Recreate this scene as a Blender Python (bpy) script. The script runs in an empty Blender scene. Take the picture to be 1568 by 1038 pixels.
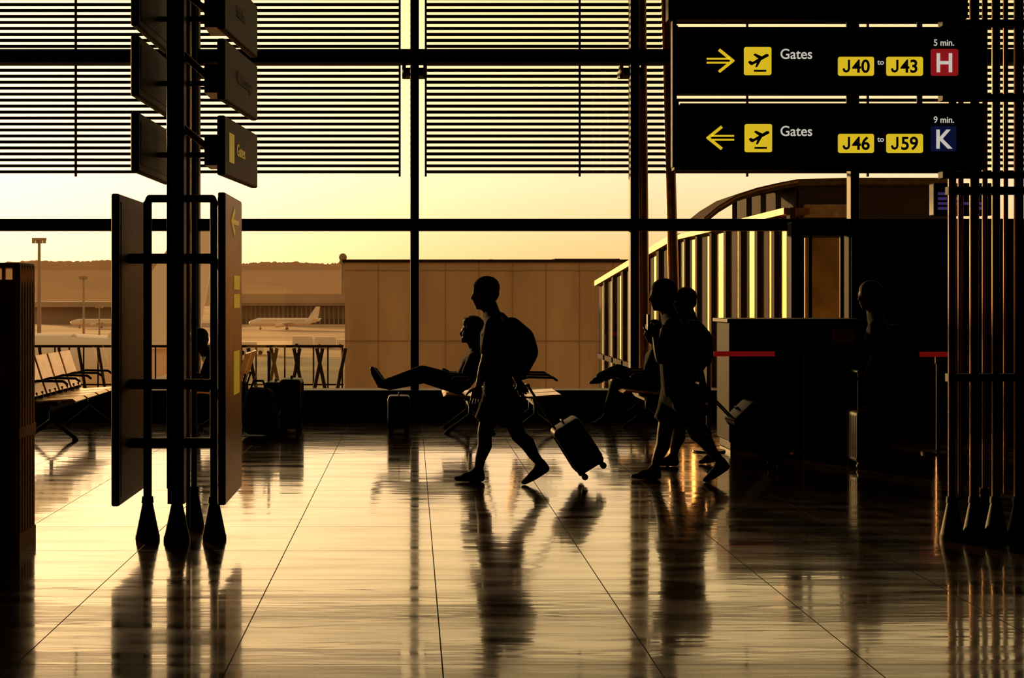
import bpy, bmesh, math, random
from mathutils import Vector, Matrix
random.seed(4)
F=2178.0; CH=1.55          # 50 mm lens on a 1568-unit-wide plate, eye height 1.55 m
def X(u,Y): return (u-630.0)/F*Y
def Z(v,Y): return CH-(v-455.0)/F*Y
scene=bpy.context.scene
try:
    scene.view_settings.view_transform='Standard'
    scene.view_settings.look='None'
except Exception as e: print(e)

# ------------------------------------------------------------ materials
def mat(name,col,rough=0.5,metal=0.0,var=0.0,scale=8.0,emis=None,estr=0.0,bump=0.0,spec=0.2,sx=(1,1,1)):
    m=bpy.data.materials.new(name); m.use_nodes=True
    nt=m.node_tree; b=nt.nodes['Principled BSDF']
    b.inputs['Base Color'].default_value=(*col,1)
    b.inputs['Roughness'].default_value=rough
    b.inputs['Metallic'].default_value=metal
    b.inputs['Specular IOR Level'].default_value=spec
    if emis:
        b.inputs['Emission Color'].default_value=(*emis,1)
        b.inputs['Emission Strength'].default_value=estr
    tc=nt.nodes.new('ShaderNodeTexCoord'); mp=nt.nodes.new('ShaderNodeMapping')
    mp.inputs['Scale'].default_value=sx
    nt.links.new(tc.outputs['Object'],mp.inputs[0])
    n=nt.nodes.new('ShaderNodeTexNoise'); n.inputs['Scale'].default_value=scale
    n.inputs['Detail'].default_value=4
    nt.links.new(mp.outputs[0],n.inputs['Vector'])
    if var>0:
        r=nt.nodes.new('ShaderNodeValToRGB')
        r.color_ramp.elements[0].position=0.3; r.color_ramp.elements[1].position=0.7
        r.color_ramp.elements[0].color=(*[c*(1-var) for c in col],1)
        r.color_ramp.elements[1].color=(*[min(1,c*(1+var)) for c in col],1)
        nt.links.new(n.outputs['Fac'],r.inputs[0]); nt.links.new(r.outputs[0],b.inputs['Base Color'])
    if bump>0:
        bp=nt.nodes.new('ShaderNodeBump'); bp.inputs['Strength'].default_value=bump
        bp.inputs['Distance'].default_value=0.01
        nt.links.new(n.outputs['Fac'],bp.inputs['Height']); nt.links.new(bp.outputs[0],b.inputs['Normal'])
    return m
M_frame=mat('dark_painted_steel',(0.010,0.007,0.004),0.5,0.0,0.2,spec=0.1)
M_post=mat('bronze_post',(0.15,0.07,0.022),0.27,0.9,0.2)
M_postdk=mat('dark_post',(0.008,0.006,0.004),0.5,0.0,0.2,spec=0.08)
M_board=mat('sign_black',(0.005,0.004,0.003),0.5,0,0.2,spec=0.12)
M_boardg=mat('sign_panel_gold_lit',(0.20,0.105,0.03),0.4,0.6,0.2)  # golden light on the right tall board put into its base colour
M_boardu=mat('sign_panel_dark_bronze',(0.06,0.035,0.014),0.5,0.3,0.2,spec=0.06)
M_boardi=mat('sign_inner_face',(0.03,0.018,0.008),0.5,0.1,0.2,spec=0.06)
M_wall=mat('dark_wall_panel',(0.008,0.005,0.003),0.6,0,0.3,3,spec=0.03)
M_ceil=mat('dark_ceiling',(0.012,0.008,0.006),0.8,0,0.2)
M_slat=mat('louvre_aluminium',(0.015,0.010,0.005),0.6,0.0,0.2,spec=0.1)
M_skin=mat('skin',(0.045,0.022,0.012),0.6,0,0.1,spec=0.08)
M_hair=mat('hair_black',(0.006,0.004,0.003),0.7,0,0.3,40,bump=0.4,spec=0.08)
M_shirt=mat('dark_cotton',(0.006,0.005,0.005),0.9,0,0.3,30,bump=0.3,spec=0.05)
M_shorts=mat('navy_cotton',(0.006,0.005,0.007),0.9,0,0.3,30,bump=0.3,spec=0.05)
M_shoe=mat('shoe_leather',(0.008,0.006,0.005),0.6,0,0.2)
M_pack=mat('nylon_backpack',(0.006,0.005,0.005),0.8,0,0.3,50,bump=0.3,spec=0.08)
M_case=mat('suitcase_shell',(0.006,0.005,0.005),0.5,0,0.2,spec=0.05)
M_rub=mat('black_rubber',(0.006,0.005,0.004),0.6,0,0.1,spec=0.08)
M_alu=mat('aluminium_seat',(0.62,0.43,0.24),0.3,0.9,0.15)
M_eye=mat('eye_white',(0.15,0.12,0.10),0.3)
M_red=mat('belt_red_glow',(0.5,0.015,0.01),0.5,emis=(0.5,0.012,0.01),estr=0.2)  # belt is no lamp; faint emission keeps it from going dark
M_yel=mat('backlit_yellow',(0.6,0.42,0.02),0.4,emis=(0.68,0.47,0.015),estr=0.98)
M_yeld=mat('glowing_yellow_print',(0.6,0.38,0.02),0.4,emis=(0.6,0.36,0.02),estr=0.3)  # print glows slightly, added because the light on it is too dull
M_dimw=mat('dim_white_print',(0.35,0.27,0.16),0.5)
M_whi=mat('backlit_white',(0.6,0.58,0.5),0.4,emis=(0.62,0.58,0.5),estr=0.85)
M_hred=mat('backlit_red',(0.3,0.01,0.01),0.4,emis=(0.26,0.008,0.010),estr=0.9)
M_kblu=mat('backlit_blue',(0.01,0.015,0.08),0.4,emis=(0.004,0.005,0.030),estr=0.9)
M_scr=mat('screen_violet',(0.05,0.03,0.12),0.3,emis=(0.10,0.05,0.22),estr=0.4)
M_cab=mat('cabinet_haze_gold',(0.60,0.36,0.13),0.6,0.0,0.3,2,spec=0.1)  # golden haze over the kiosk imitated by a bright tan base

# ------------------------------------------------------------ mesh builder
class MB:
    def __init__(s): s.bm=bmesh.new(); s.M=Matrix.Identity(4)
    def verts(s,pts): return [s.bm.verts.new(s.M@Vector(p)) for p in pts]
    def box(s,x0,x1,y0,y1,z0,z1):
        v=s.verts([(x0,y0,z0),(x1,y0,z0),(x1,y1,z0),(x0,y1,z0),(x0,y0,z1),(x1,y0,z1),(x1,y1,z1),(x0,y1,z1)])
        for f in ((0,3,2,1),(4,5,6,7),(0,1,5,4),(1,2,6,5),(2,3,7,6),(3,0,4,7)): s.bm.faces.new([v[i] for i in f])
        return s
    def prism(s,pts,y0,y1):   # polygon in XZ extruded along Y
        a=s.verts([(p[0],y0,p[1]) for p in pts]); b=s.verts([(p[0],y1,p[1]) for p in pts])
        n=len(pts); s.bm.faces.new(a); s.bm.faces.new(b[::-1])
        for i in range(n): s.bm.faces.new([a[i],b[i],b[(i+1)%n],a[(i+1)%n]])
        return s
    def quadbox(s,bottom,height_top):
        a=s.verts(bottom); b=s.verts(height_top)
        s.bm.faces.new(a[::-1]); s.bm.faces.new(b)
        for i in range(4): s.bm.faces.new([a[i],a[(i+1)%4],b[(i+1)%4],b[i]])
        return s
    def cyl(s,p1,p2,r1,r2=None,seg=16):
        if r2 is None: r2=r1
        p1=Vector(p1);p2=Vector(p2); d=(p2-p1).normalized()
        a=d.orthogonal().normalized(); b=d.cross(a)
        A=[];B=[]
        for i in range(seg):
            t=2*math.pi*i/seg; o=a*math.cos(t)+b*math.sin(t)
            A.append(p1+o*r1);B.append(p2+o*r2)
        A=s.verts(A);B=s.verts(B)
        s.bm.faces.new(A[::-1]); s.bm.faces.new(B)
        for i in range(seg): s.bm.faces.new([A[i],A[(i+1)%seg],B[(i+1)%seg],B[i]])
        return s
    def tube(s,pts,r,seg=10):
        for i in range(len(pts)-1): s.hull([(pts[i],r),(pts[i+1],r)],seg,5)
        return s
    def hull(s,ells,seg=12,rings=7,R=None):   # ells: (center, r or (rx,ry,rz))
        pts=[]
        for c,r in ells:
            if not isinstance(r,(tuple,list)): r=(r,r,r)
            c=Vector(c)
            for i in range(rings+1):
                ph=math.pi*i/rings
                for j in range(seg if 0<i<rings else 1):
                    th=2*math.pi*j/seg
                    o=Vector((r[0]*math.sin(ph)*math.cos(th),r[1]*math.sin(ph)*math.sin(th),r[2]*math.cos(ph)))
                    if R is not None: o=R@o
                    pts.append(c+o)
        vs=s.verts(pts)
        res=bmesh.ops.convex_hull(s.bm,input=vs)
        bad=[g for g in res['geom_interior'] if isinstance(g,bmesh.types.BMVert)]+[g for g in res['geom_unused'] if isinstance(g,bmesh.types.BMVert)]
        bad=[v for v in set(bad) if v.is_valid and not v.link_faces]
        if bad: bmesh.ops.delete(s.bm,geom=bad,context='VERTS')
        return s
    def fin(s,name,m,parent=None,smooth=False,bevel=0,remesh=0,ang=None):
        bmesh.ops.recalc_face_normals(s.bm,faces=s.bm.faces)
        me=bpy.data.meshes.new(name); s.bm.to_mesh(me); s.bm.free()
        o=bpy.data.objects.new(name,me); scene.collection.objects.link(o)
        me.materials.append(m)
        if remesh:
            md=o.modifiers.new('r','REMESH'); md.mode='VOXEL'; md.voxel_size=remesh
            md.use_smooth_shade=True
            sm=o.modifiers.new('s','SMOOTH'); sm.factor=0.6; sm.iterations=4
            dg=bpy.context.evaluated_depsgraph_get()
            me2=bpy.data.meshes.new_from_object(o.evaluated_get(dg))
            o.modifiers.clear(); o.data=me2
            if not me2.materials: me2.materials.append(m)
            for p in me2.polygons: p.use_smooth=True
        if smooth:
            for p in o.data.polygons: p.use_smooth=True
            if ang:
                try: o.data.set_sharp_from_angle(angle=math.radians(ang))
                except Exception: pass
        if bevel:
            md=o.modifiers.new('b','BEVEL'); md.width=bevel; md.segments=2; md.limit_method='ANGLE'
        if parent: o.parent=parent
        return o
def empty(name,loc=(0,0,0)):
    e=bpy.data.objects.new(name,None); e.empty_display_size=0.2
    scene.collection.objects.link(e)
    return e
def text(s,x,y,z,size,m,parent,align='LEFT',bold=0.0,name='lettering',rot=(math.pi/2,0,0),sx=1.0):
    c=bpy.data.curves.new(name,'FONT'); c.body=s; c.size=size; c.extrude=0.001; c.offset=bold
    c.align_x=align
    o=bpy.data.objects.new(name,c); scene.collection.objects.link(o)
    dg=bpy.context.evaluated_depsgraph_get(); dg.update()
    me=bpy.data.meshes.new_from_object(o.evaluated_get(dg))
    bpy.data.objects.remove(o)
    o=bpy.data.objects.new(name,me); scene.collection.objects.link(o)
    me.materials.clear(); me.materials.append(m)
    o.location=(x,y,z); o.rotation_euler=rot; o.scale=(sx,1,1); o.parent=parent
    return o

# ------------------------------------------------------------ floor
WX0,WX1=-9.0,9.6; YB=-5.0; YW=18.0; ZC=7.2
def floor_mat():
    m=bpy.data.materials.new('polished_stone_tiles'); m.use_nodes=True
    nt=m.node_tree; N=nt.nodes; L=nt.links; b=N['Principled BSDF']
    tc=N.new('ShaderNodeTexCoord')
    mp=N.new('ShaderNodeMapping'); mp.inputs['Location'].default_value=(-0.13+9.0,0.3,0)
    L.new(tc.outputs['Object'],mp.inputs[0])
    br=N.new('ShaderNodeTexBrick'); br.offset=0; br.squash=1
    br.inputs['Scale'].default_value=1; br.inputs['Brick Width'].default_value=0.9
    br.inputs['Row Height'].default_value=0.9; br.inputs['Mortar Size'].default_value=0.003
    br.inputs['Mortar Smooth'].default_value=0.0
    br.inputs['Color1'].default_value=(0.11,0.062,0.038,1); br.inputs['Color2'].default_value=(0.075,0.042,0.026,1)
    br.inputs['Mortar'].default_value=(0.004,0.003,0.002,1)
    L.new(mp.outputs[0],br.inputs['Vector'])
    n1=N.new('ShaderNodeTexNoise'); n1.inputs['Scale'].default_value=2.2; n1.inputs['Detail'].default_value=6
    mp2=N.new('ShaderNodeMapping'); mp2.inputs['Scale'].default_value=(0.5,2.6,1)
    L.new(tc.outputs['Object'],mp2.inputs[0]); L.new(mp2.outputs[0],n1.inputs['Vector'])
    mr=N.new('ShaderNodeMapRange'); mr.inputs['From Min'].default_value=0.35; mr.inputs['From Max'].default_value=0.68
    mr.inputs['To Min'].default_value=0.10; mr.inputs['To Max'].default_value=0.24
    L.new(n1.outputs['Fac'],mr.inputs['Value'])
    mx=N.new('ShaderNodeMath'); mx.operation='MAXIMUM'
    m5=N.new('ShaderNodeMath'); m5.operation='MULTIPLY'; m5.inputs[1].default_value=0.7
    L.new(br.outputs['Fac'],m5.inputs[0]); L.new(m5.outputs[0],mx.inputs[0]); L.new(mr.outputs[0],mx.inputs[1])
    L.new(mx.outputs[0],b.inputs['Roughness'])
    mc=N.new('ShaderNodeMix'); mc.data_type='RGBA'; mc.blend_type='MULTIPLY'; mc.inputs[0].default_value=0.6
    L.new(br.outputs['Color'],mc.inputs[6]); L.new(n1.outputs['Fac'],mc.inputs[7]); L.new(mc.outputs[2],b.inputs['Base Color'])
    sp=N.new('ShaderNodeMath'); sp.operation='MULTIPLY_ADD'; sp.inputs[1].default_value=-0.45; sp.inputs[2].default_value=0.5
    L.new(br.outputs['Fac'],sp.inputs[0]); L.new(sp.outputs[0],b.inputs['Specular IOR Level'])
    cw=N.new('ShaderNodeMath'); cw.operation='MULTIPLY_ADD'; cw.inputs[1].default_value=-0.9; cw.inputs[2].default_value=0.9
    L.new(br.outputs['Fac'],cw.inputs[0]); L.new(cw.outputs[0],b.inputs['Coat Weight'])
    b.inputs['Coat IOR'].default_value=1.48
    mr2=N.new('ShaderNodeMapRange'); mr2.inputs['From Min'].default_value=0.35; mr2.inputs['From Max'].default_value=0.7
    mr2.inputs['To Min'].default_value=0.035; mr2.inputs['To Max'].default_value=0.11
    L.new(n1.outputs['Fac'],mr2.inputs['Value']); L.new(mr2.outputs[0],b.inputs['Coat Roughness'])
    n2=N.new('ShaderNodeTexNoise'); n2.inputs['Scale'].default_value=1.6; n2.inputs['Detail'].default_value=3
    L.new(mp2.outputs[0],n2.inputs['Vector'])
    bp=N.new('ShaderNodeBump'); bp.inputs['Strength'].default_value=0.14; bp.inputs['Distance'].default_value=0.02
    L.new(n2.outputs['Fac'],bp.inputs['Height'])
    bp2=N.new('ShaderNodeBump'); bp2.inputs['Strength'].default_value=0.5; bp2.inputs['Distance'].default_value=0.004; bp2.invert=True
    L.new(br.outputs['Fac'],bp2.inputs['Height']); L.new(bp.outputs[0],bp2.inputs['Normal'])
    L.new(bp2.outputs[0],b.inputs['Normal']); L.new(bp.outputs[0],b.inputs['Coat Normal'])
    return m
MB().box(WX0,WX1,YB,YW+0.3,-0.3,0).fin('floor',floor_mat())
MB().box(WX0,WX1,YB,YW+0.3,ZC,ZC+0.3).fin('ceiling',M_ceil)
MB().box(WX0-0.3,WX0,YB,YW+0.3,-0.3,ZC+0.3).fin('wall_left',M_wall)
MB().box(WX1,WX1+0.3,YB,YW+0.3,-0.3,ZC+0.3).fin('wall_right',M_wall)
MB().box(WX0-0.3,WX1+0.3,YB-0.3,YB,-0.3,ZC+0.3).fin('wall_back',M_wall)
MB().box(WX0,WX1,YW,YW+0.3,0,0.33).box(WX0,WX1,YW-0.12,YW+0.3,0.33,0.38).fin('wall_front',M_frame,bevel=0.01)
MB().box(WX0,WX1,YW-0.03,YW-0.001,0,0.12).fin('baseboard_front',M_frame)
win=empty('window_1')
mb=MB()
for k in range(-4,5):
    x=0.04+2.785*k
    if WX0<x<WX1:
        mb.box(x-0.055,x+0.055,YW-0.02,YW+0.16,0.38,ZC)
        z=Z(106,YW); mb.box(x-0.15,x+0.15,YW+0.16,YW+0.5,z-0.05,z+0.05); mb.box(x-0.16,x-0.11,YW+0.2,YW+0.3,z-0.08,z+0.1); mb.box(x+0.11,x+0.16,YW+0.2,YW+0.3,z-0.08,z+0.1)
mb.fin('mullions',M_frame,win,bevel=0.012)
mb=MB()
for v,t in ((344,0.075),(86,0.085)):
    z=Z(v,YW); mb.box(WX0,WX1,YW-0.06,YW+0.2,z-t,z+t)
    mb.box(WX0,WX1,YW-0.09,YW-0.06,z-t*0.35,z+t*0.35)
mb.fin('transoms',M_frame,win,bevel=0.012)
g=bpy.data.materials.new('window_glass'); g.use_nodes=True; nt=g.node_tree; nt.nodes.clear()
o_=nt.nodes.new('ShaderNodeOutputMaterial'); t_=nt.nodes.new('ShaderNodeBsdfTransparent'); gl=nt.nodes.new('ShaderNodeBsdfGlossy'); mi=nt.nodes.new('ShaderNodeMixShader')
gl.inputs['Roughness'].default_value=0.02; t_.inputs[0].default_value=(0.98,0.95,0.90,1); mi.inputs[0].default_value=0.03
nt.links.new(t_.outputs[0],mi.inputs[1]); nt.links.new(gl.outputs[0],mi.inputs[2]); nt.links.new(mi.outputs[0],o_.inputs[0])
MB().box(WX0,WX1,YW+0.06,YW+0.07,0.38,ZC).fin('glass_pane',g,win)

lou=empty('louvre_sunshade')
YL=19.0; pl=YL/F; mb=MB(); rods=MB()
zb=Z(263,YL); pitch=9.15*pl
secs=[(-400,612,(-120,115,612)),(652,968,(652,888,966)),(984,1700,(984,1145,1330,1540))]
for a,b_,rr in secs:
    z=zb
    while z<ZC+0.6:
        mb.box(X(a,YL),X(b_,YL),YL-0.012,YL+0.012,z-0.020,z+0.020); z+=pitch
    for r in rr: rods.box(X(r,YL)-0.014,X(r,YL)+0.014,YL+0.02,YL+0.06,zb-0.06,ZC+0.6)
mb.fin('slats',M_slat,lou); rods.fin('support_rods',M_slat,lou)
for n,(u0,v0,u1,v1,Yc) in enumerate(((980,60,988,640,18.7),(1014,60,1040,640,18.9))):
    MB().cyl((X(u0,Yc),Yc,Z(v0-260,Yc)),(X(u1,Yc),Yc,-1.0),0.065,0.075,20).cyl((X(u1,Yc),Yc,-1.0),(X(u1,Yc),Yc,-0.9),0.14,0.14,20).fin('steel_column',M_post,smooth=True,ang=40)

# ------------------------------------------------------------ exterior
E_ground=mat('apron_concrete',(0.46,0.31,0.17),0.9,0,0.45,0.03,sx=(0.3,1,1))
E_grass=mat('dry_grass',(0.19,0.15,0.065),0.9,0,0.6,0.05,sx=(0.4,1,1))
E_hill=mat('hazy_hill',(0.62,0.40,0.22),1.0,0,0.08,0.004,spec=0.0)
E_term=mat('terminal_grey',(0.52,0.37,0.24),0.8,0,0.1,0.05)  # distance haze mixed into both terminal colours, close to the hill
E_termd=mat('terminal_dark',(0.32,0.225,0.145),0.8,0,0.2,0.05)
E_white=mat('aircraft_white',(0.95,0.80,0.62),0.4)
E_block=mat('pier_cladding',(0.42,0.275,0.145),0.8,0,0.22,0.35,sx=(1.6,1,0.35))  # streaky noise stands in for soft light stripes; base lightened for haze
E_seam=mat('panel_seam',(0.27,0.175,0.09),0.7)
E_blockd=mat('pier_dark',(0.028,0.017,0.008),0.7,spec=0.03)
E_tan=mat('gold_reflection_glazing',(0.42,0.21,0.045),0.5,1.0,0.55,1.2)  # golden reflections on the glass put into the pane colour
E_brown=mat('brown_roof',(0.06,0.034,0.013),0.7,0.0,0.3,spec=0.03)
E_edge=mat('gold_lit_roof_edge',(0.22,0.11,0.03),0.5,1.0,0.2)  # golden highlights along the roof edges put into this metal tint
GZ=-12.0
MB().box(-3000,3000,19.5,3200,GZ-1,GZ).fin('ground',E_ground)
MB().box(-600,600,168,322,GZ,GZ+0.05).fin('grass_verge',E_grass)
MB().box(-900,900,400,440,GZ,GZ+0.06).fin('taxiway',mat('pale_concrete',(0.85,0.60,0.36),0.7,0,0.2,0.02))
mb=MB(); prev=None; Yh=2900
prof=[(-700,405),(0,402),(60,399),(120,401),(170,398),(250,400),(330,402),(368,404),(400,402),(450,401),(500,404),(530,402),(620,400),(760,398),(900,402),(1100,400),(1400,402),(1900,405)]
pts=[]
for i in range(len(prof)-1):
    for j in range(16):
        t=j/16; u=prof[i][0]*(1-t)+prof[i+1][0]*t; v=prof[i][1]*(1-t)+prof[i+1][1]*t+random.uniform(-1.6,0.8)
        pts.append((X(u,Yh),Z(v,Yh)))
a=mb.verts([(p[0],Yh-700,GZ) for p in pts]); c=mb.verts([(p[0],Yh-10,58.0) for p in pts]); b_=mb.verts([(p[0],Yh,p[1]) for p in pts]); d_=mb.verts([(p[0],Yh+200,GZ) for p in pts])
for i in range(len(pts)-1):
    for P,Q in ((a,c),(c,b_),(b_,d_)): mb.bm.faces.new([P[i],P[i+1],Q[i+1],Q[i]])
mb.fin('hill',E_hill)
ft=empty('far_terminal_building'); Yt=720
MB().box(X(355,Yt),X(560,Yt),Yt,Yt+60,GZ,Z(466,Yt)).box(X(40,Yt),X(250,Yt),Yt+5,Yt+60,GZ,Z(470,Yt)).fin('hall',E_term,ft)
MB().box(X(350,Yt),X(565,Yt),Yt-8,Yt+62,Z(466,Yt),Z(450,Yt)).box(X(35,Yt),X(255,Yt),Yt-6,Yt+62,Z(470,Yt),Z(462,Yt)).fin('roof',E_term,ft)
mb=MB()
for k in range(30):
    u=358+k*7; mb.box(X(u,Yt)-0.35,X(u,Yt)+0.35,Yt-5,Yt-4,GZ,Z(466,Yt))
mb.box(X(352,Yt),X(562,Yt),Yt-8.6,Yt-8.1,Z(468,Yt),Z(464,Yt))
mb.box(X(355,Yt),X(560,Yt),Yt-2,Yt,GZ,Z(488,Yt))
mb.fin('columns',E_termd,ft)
YR=800
MB().cyl((X(525,YR),YR,GZ),(X(525,YR),YR,Z(402,YR)),1.3,1.0).cyl((X(525,YR),YR,Z(404,YR)),(X(525,YR),YR,Z(399,YR)),2.4,2.0).hull([((X(525,YR),YR,Z(394,YR)),2.3)]).fin('radar_tower',E_termd,smooth=True,ang=40)
for (u,v0,Yp,s) in ((60,368,330,1.15),(128,425,380,0.8),(152,470,380,0.6)):
    mb=MB(); x=X(u,Yp); zt=Z(v0,Yp)
    mb.cyl((x,Yp,GZ),(x,Yp,zt),0.45*s,0.28*s)
    mb.box(x-1.4*s,x+1.4*s,Yp-0.4,Yp+0.4,zt,zt+0.5*s)
    for k in (-1.1,-0.4,0.4,1.1): mb.box(x+k*s-0.25,x+k*s+0.25,Yp-0.7,Yp+0.3,zt-0.6*s,zt)
    mb.fin('apron_light_pole',E_term)
def aircraft(x,Y,z,s):
    e=empty('passenger_aircraft'); mb=MB(); mb.M=Matrix.Translation((x,Y,z))@Matrix.Scale(s,4)
    mb.hull([((-13.5,0,3.0),(1.6,1.2,1.2)),((-11,0,3.4),(1.5,1.75,1.75)),((9,0,3.5),(1.5,1.75,1.7))])
    mb.hull([((9,0,3.5),(1.5,1.75,1.7)),((15.5,0,4.3),(0.6,0.35,0.4))])
    mb.prism([(10.5,4.8),(14.2,10.2),(16,10.2),(15,4.6)],-0.18,0.18)
    mb.quadbox([(-2,1,2.6),(3,1,2.6),(6.2,14,3.4),(4.6,14,3.4)],[(-2,1,3.0),(3,1,3.0),(6.2,14,3.5),(4.6,14,3.5)])
    mb.quadbox([(-2,-1,2.6),(3,-1,2.6),(6.2,-14,3.4),(4.6,-14,3.4)],[(-2,-1,3.0),(3,-1,3.0),(6.2,-14,3.5),(4.6,-14,3.5)])
    for sy in (-1,1):
        mb.quadbox([(12.5,0.3*sy,4.4),(15,0.3*sy,4.4),(16.4,5.5*sy,4.8),(15,5.5*sy,4.8)],[(12.5,0.3*sy,4.6),(15,0.3*sy,4.6),(16.4,5.5*sy,4.9),(15,5.5*sy,4.9)])
        mb.cyl((-3.0,4.8*sy,2.0),(0.6,4.8*sy,2.2),0.95,0.7)
    mb.fin('airframe',E_white,e,smooth=True,ang=40)
    mb=MB(); mb.M=Matrix.Translation((x,Y,z))@Matrix.Scale(s,4)
    for px_,py in ((-10,0),(1.5,2.5),(1.5,-2.5)):
        mb.cyl((px_,py,0.5),(px_,py,2.4),0.15); mb.cyl((px_,py-0.25,0.5),(px_,py+0.25,0.5),0.5)
    for k in range(22): mb.box(-9+k*0.85,-8.7+k*0.85,-1.76,-1.68,3.9,4.25)
    mb.fin('landing_gear_and_windows',E_termd,e)
aircraft(X(434,590),590,GZ,0.95)
aircraft(X(150,620),620,GZ,0.8)
aircraft(X(-170,135),135,GZ,1.95)
def van(u,Y,L_):
    e=empty('service_truck'); x=X(u,Y)
    MB().box(x-L_/2,x+L_*0.2,Y,Y+2.4,GZ+0.6,GZ+3.0).box(x+L_*0.23,x+L_/2,Y,Y+2.3,GZ+0.6,GZ+2.3).fin('body',E_white,e,bevel=0.1)
    mb=MB()
    for k in (-0.35,0.35): mb.cyl((x+k*L_,Y-0.05,GZ+0.5),(x+k*L_,Y+0.3,GZ+0.5),0.5)
    mb.fin('wheels',E_blockd,e)
for u,Y,L_ in ((80,335,6),(104,360,7),(140,385,9),(385,335,6),(350,345,7),(470,385,8),(505,380,8)): van(u,Y,L_)
YP=60; pb=empty('pier_building'); x0,x1=X(528,YP),X(990,YP); zt=Z(402,YP)
MB().box(x0,x1,YP,YP+14,GZ,zt).fin('cladding',E_block,pb)
MB().box(x0-0.1,x1+0.1,YP-0.12,YP+14.1,zt,zt+0.13).box(X(860,YP),X(965,YP),YP+3,YP+8,zt,zt+0.25).fin('parapet',E_blockd,pb)
mb=MB()
mb.box(x0,x1,YP-0.03,YP,Z(522,YP)-0.02,Z(522,YP)+0.02)
mb.box(x0,x1,YP-0.03,YP,Z(414,YP)-0.02,Z(414,YP)+0.02)
for k in range(1,9): xx=x0+k*(x1-x0)/9; mb.box(xx-0.012,xx+0.012,YP-0.02,YP,GZ,zt)
mb.fin('joints',E_seam,pb)
mb=MB(); Yf=27; z1=Z(532,Yf); z0=Z(640,Yf)
tr=empty('roof_truss_fence')
for u in range(40,527,22):
    x=X(u,Yf); mb.cyl((x,Yf,z0),(x,Yf,z1),0.016,seg=8)
mb.box(X(20,Yf),X(526,Yf),Yf-0.02,Yf+0.02,z1,z1+0.05)
mb.box(X(20,Yf),X(526,Yf),Yf-0.02,Yf+0.02,Z(590,Yf),Z(590,Yf)+0.03)
for k,u in enumerate(range(380,520,35)):
    mb.cyl((X(u,Yf-0.4),Yf-0.4,z1),(X(u+22,Yf-0.4),Yf-0.4,z0),0.035,seg=8)
    mb.cyl((X(u+44,Yf-0.4),Yf-0.4,z1),(X(u+22,Yf-0.4),Yf-0.4,z0),0.035,seg=8)
for u in range(60,170,30): mb.cyl((X(u,Yf),Yf,z1),(X(u+18,Yf),Yf,z0),0.03,seg=8)
mb.fin('bars',E_blockd,tr)
MB().box(X(-200,Yf),X(528,Yf),Yf-2,Yf+3,z0-0.3,z0).fin('roof_slab',E_termd,tr)
# glazed corridor / jet bridge receding to the left
jb=empty('jet_bridge')
Xg=5.86
def yg(u): return Xg/(u-630.0)*F
fr=MB(); pan=MB(); sil=MB()
us=[1210,1186,1160,1135,1112,1090,1068,1050,1035]
top=lambda u: (Z(318+ (1210-u)*0.25,yg(u)))
for i in range(len(us)-1):
    ya,yb_=yg(us[i]),yg(us[i+1]); za,zb_=top(us[i]),top(us[i+1])
    fr.box(Xg-0.03,Xg+0.05,ya-0.10,ya+0.10,-3,za)
    h=(0.80,0.50,0.7,0.45,0.75,0.5,0.7,0.6)[i]
    ym=ya+(yb_-ya)*h
    pan.box(Xg+0.06,Xg+0.08,ya+0.07,ym,-2.6,za-0.15)
    fr.box(Xg+0.05,Xg+0.07,ym,yb_,-2.6,za-0.15)
    sil.quadbox([(Xg-0.1,ya,za-0.10),(Xg+0.3,ya,za-0.10),(Xg+0.3,yb_,zb_-0.10),(Xg-0.1,yb_,zb_-0.10)],[(Xg-0.1,ya,za),(Xg+0.3,ya,za),(Xg+0.3,yb_,zb_),(Xg-0.1,yb_,zb_)])
us2=[1035,1010,990,970,955,940,927,915]
for i in range(len(us2)-1):
    ya,yb_=yg(us2[i]),yg(us2[i+1]); t2=lambda u: Z(358+(1035-u)*0.6,yg(u))
    za,zb_=t2(us2[i]),t2(us2[i+1])
    fr.box(Xg-0.05,Xg+0.06,ya-0.16,ya+0.16,-3.5,za)
    pan.box(Xg+0.06,Xg+0.08,ya+0.1,ya+(yb_-ya)*0.6,-3.2,za-0.15)
    fr.box(Xg+0.05,Xg+0.07,ya+(yb_-ya)*0.6,yb_,-3.2,za-0.15)
    sil.quadbox([(Xg-0.1,ya,za-0.16),(Xg+2,ya,za-0.16),(Xg+2,yb_,zb_-0.16),(Xg-0.1,yb_,zb_-0.16)],[(Xg-0.1,ya,za),(Xg+2,ya,za),(Xg+2,yb_,zb_),(Xg-0.1,yb_,zb_)])
fr.box(Xg-0.05,Xg+0.1,yg(1210),yg(915),-0.35,-0.2)
fr.fin('posts',E_blockd,jb); pan.fin('glazing_panels',E_tan,jb); sil.fin('roof_edge',E_edge,jb)
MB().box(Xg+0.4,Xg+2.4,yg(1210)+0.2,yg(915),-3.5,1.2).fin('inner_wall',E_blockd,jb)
an=empty('terminal_annex')
def arch(Yc,off=0):
    P=[]
    for u,v in ((1078,333),(1100,315),(1128,298),(1160,287),(1195,279),(1222,274),(1300,272),(1460,272)):
        P.append((X(u,Yc),Z(v,Yc)-off))
    return P
YA=27
P1=arch(YA);P2=arch(YA,0.13)
MB().prism(P1+P2[::-1],YA,YA+1.8).fin('curved_roof',E_brown,an)
P1=arch(YA,0.03);P2=arch(YA,0.07)
MB().prism(P1[:6]+P2[:6][::-1],YA-0.04,YA-0.001).fin('roof_highlight_strip',E_edge,an)  # added strip that draws the golden highlight along the curve
mb=MB()
for u in (1128,1150,1172,1195,1222): mb.box(X(u,YA)-0.04,X(u,YA)+0.04,YA+0.1,YA+0.2,1.0,Z(290 if u>1150 else 300,YA))
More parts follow.
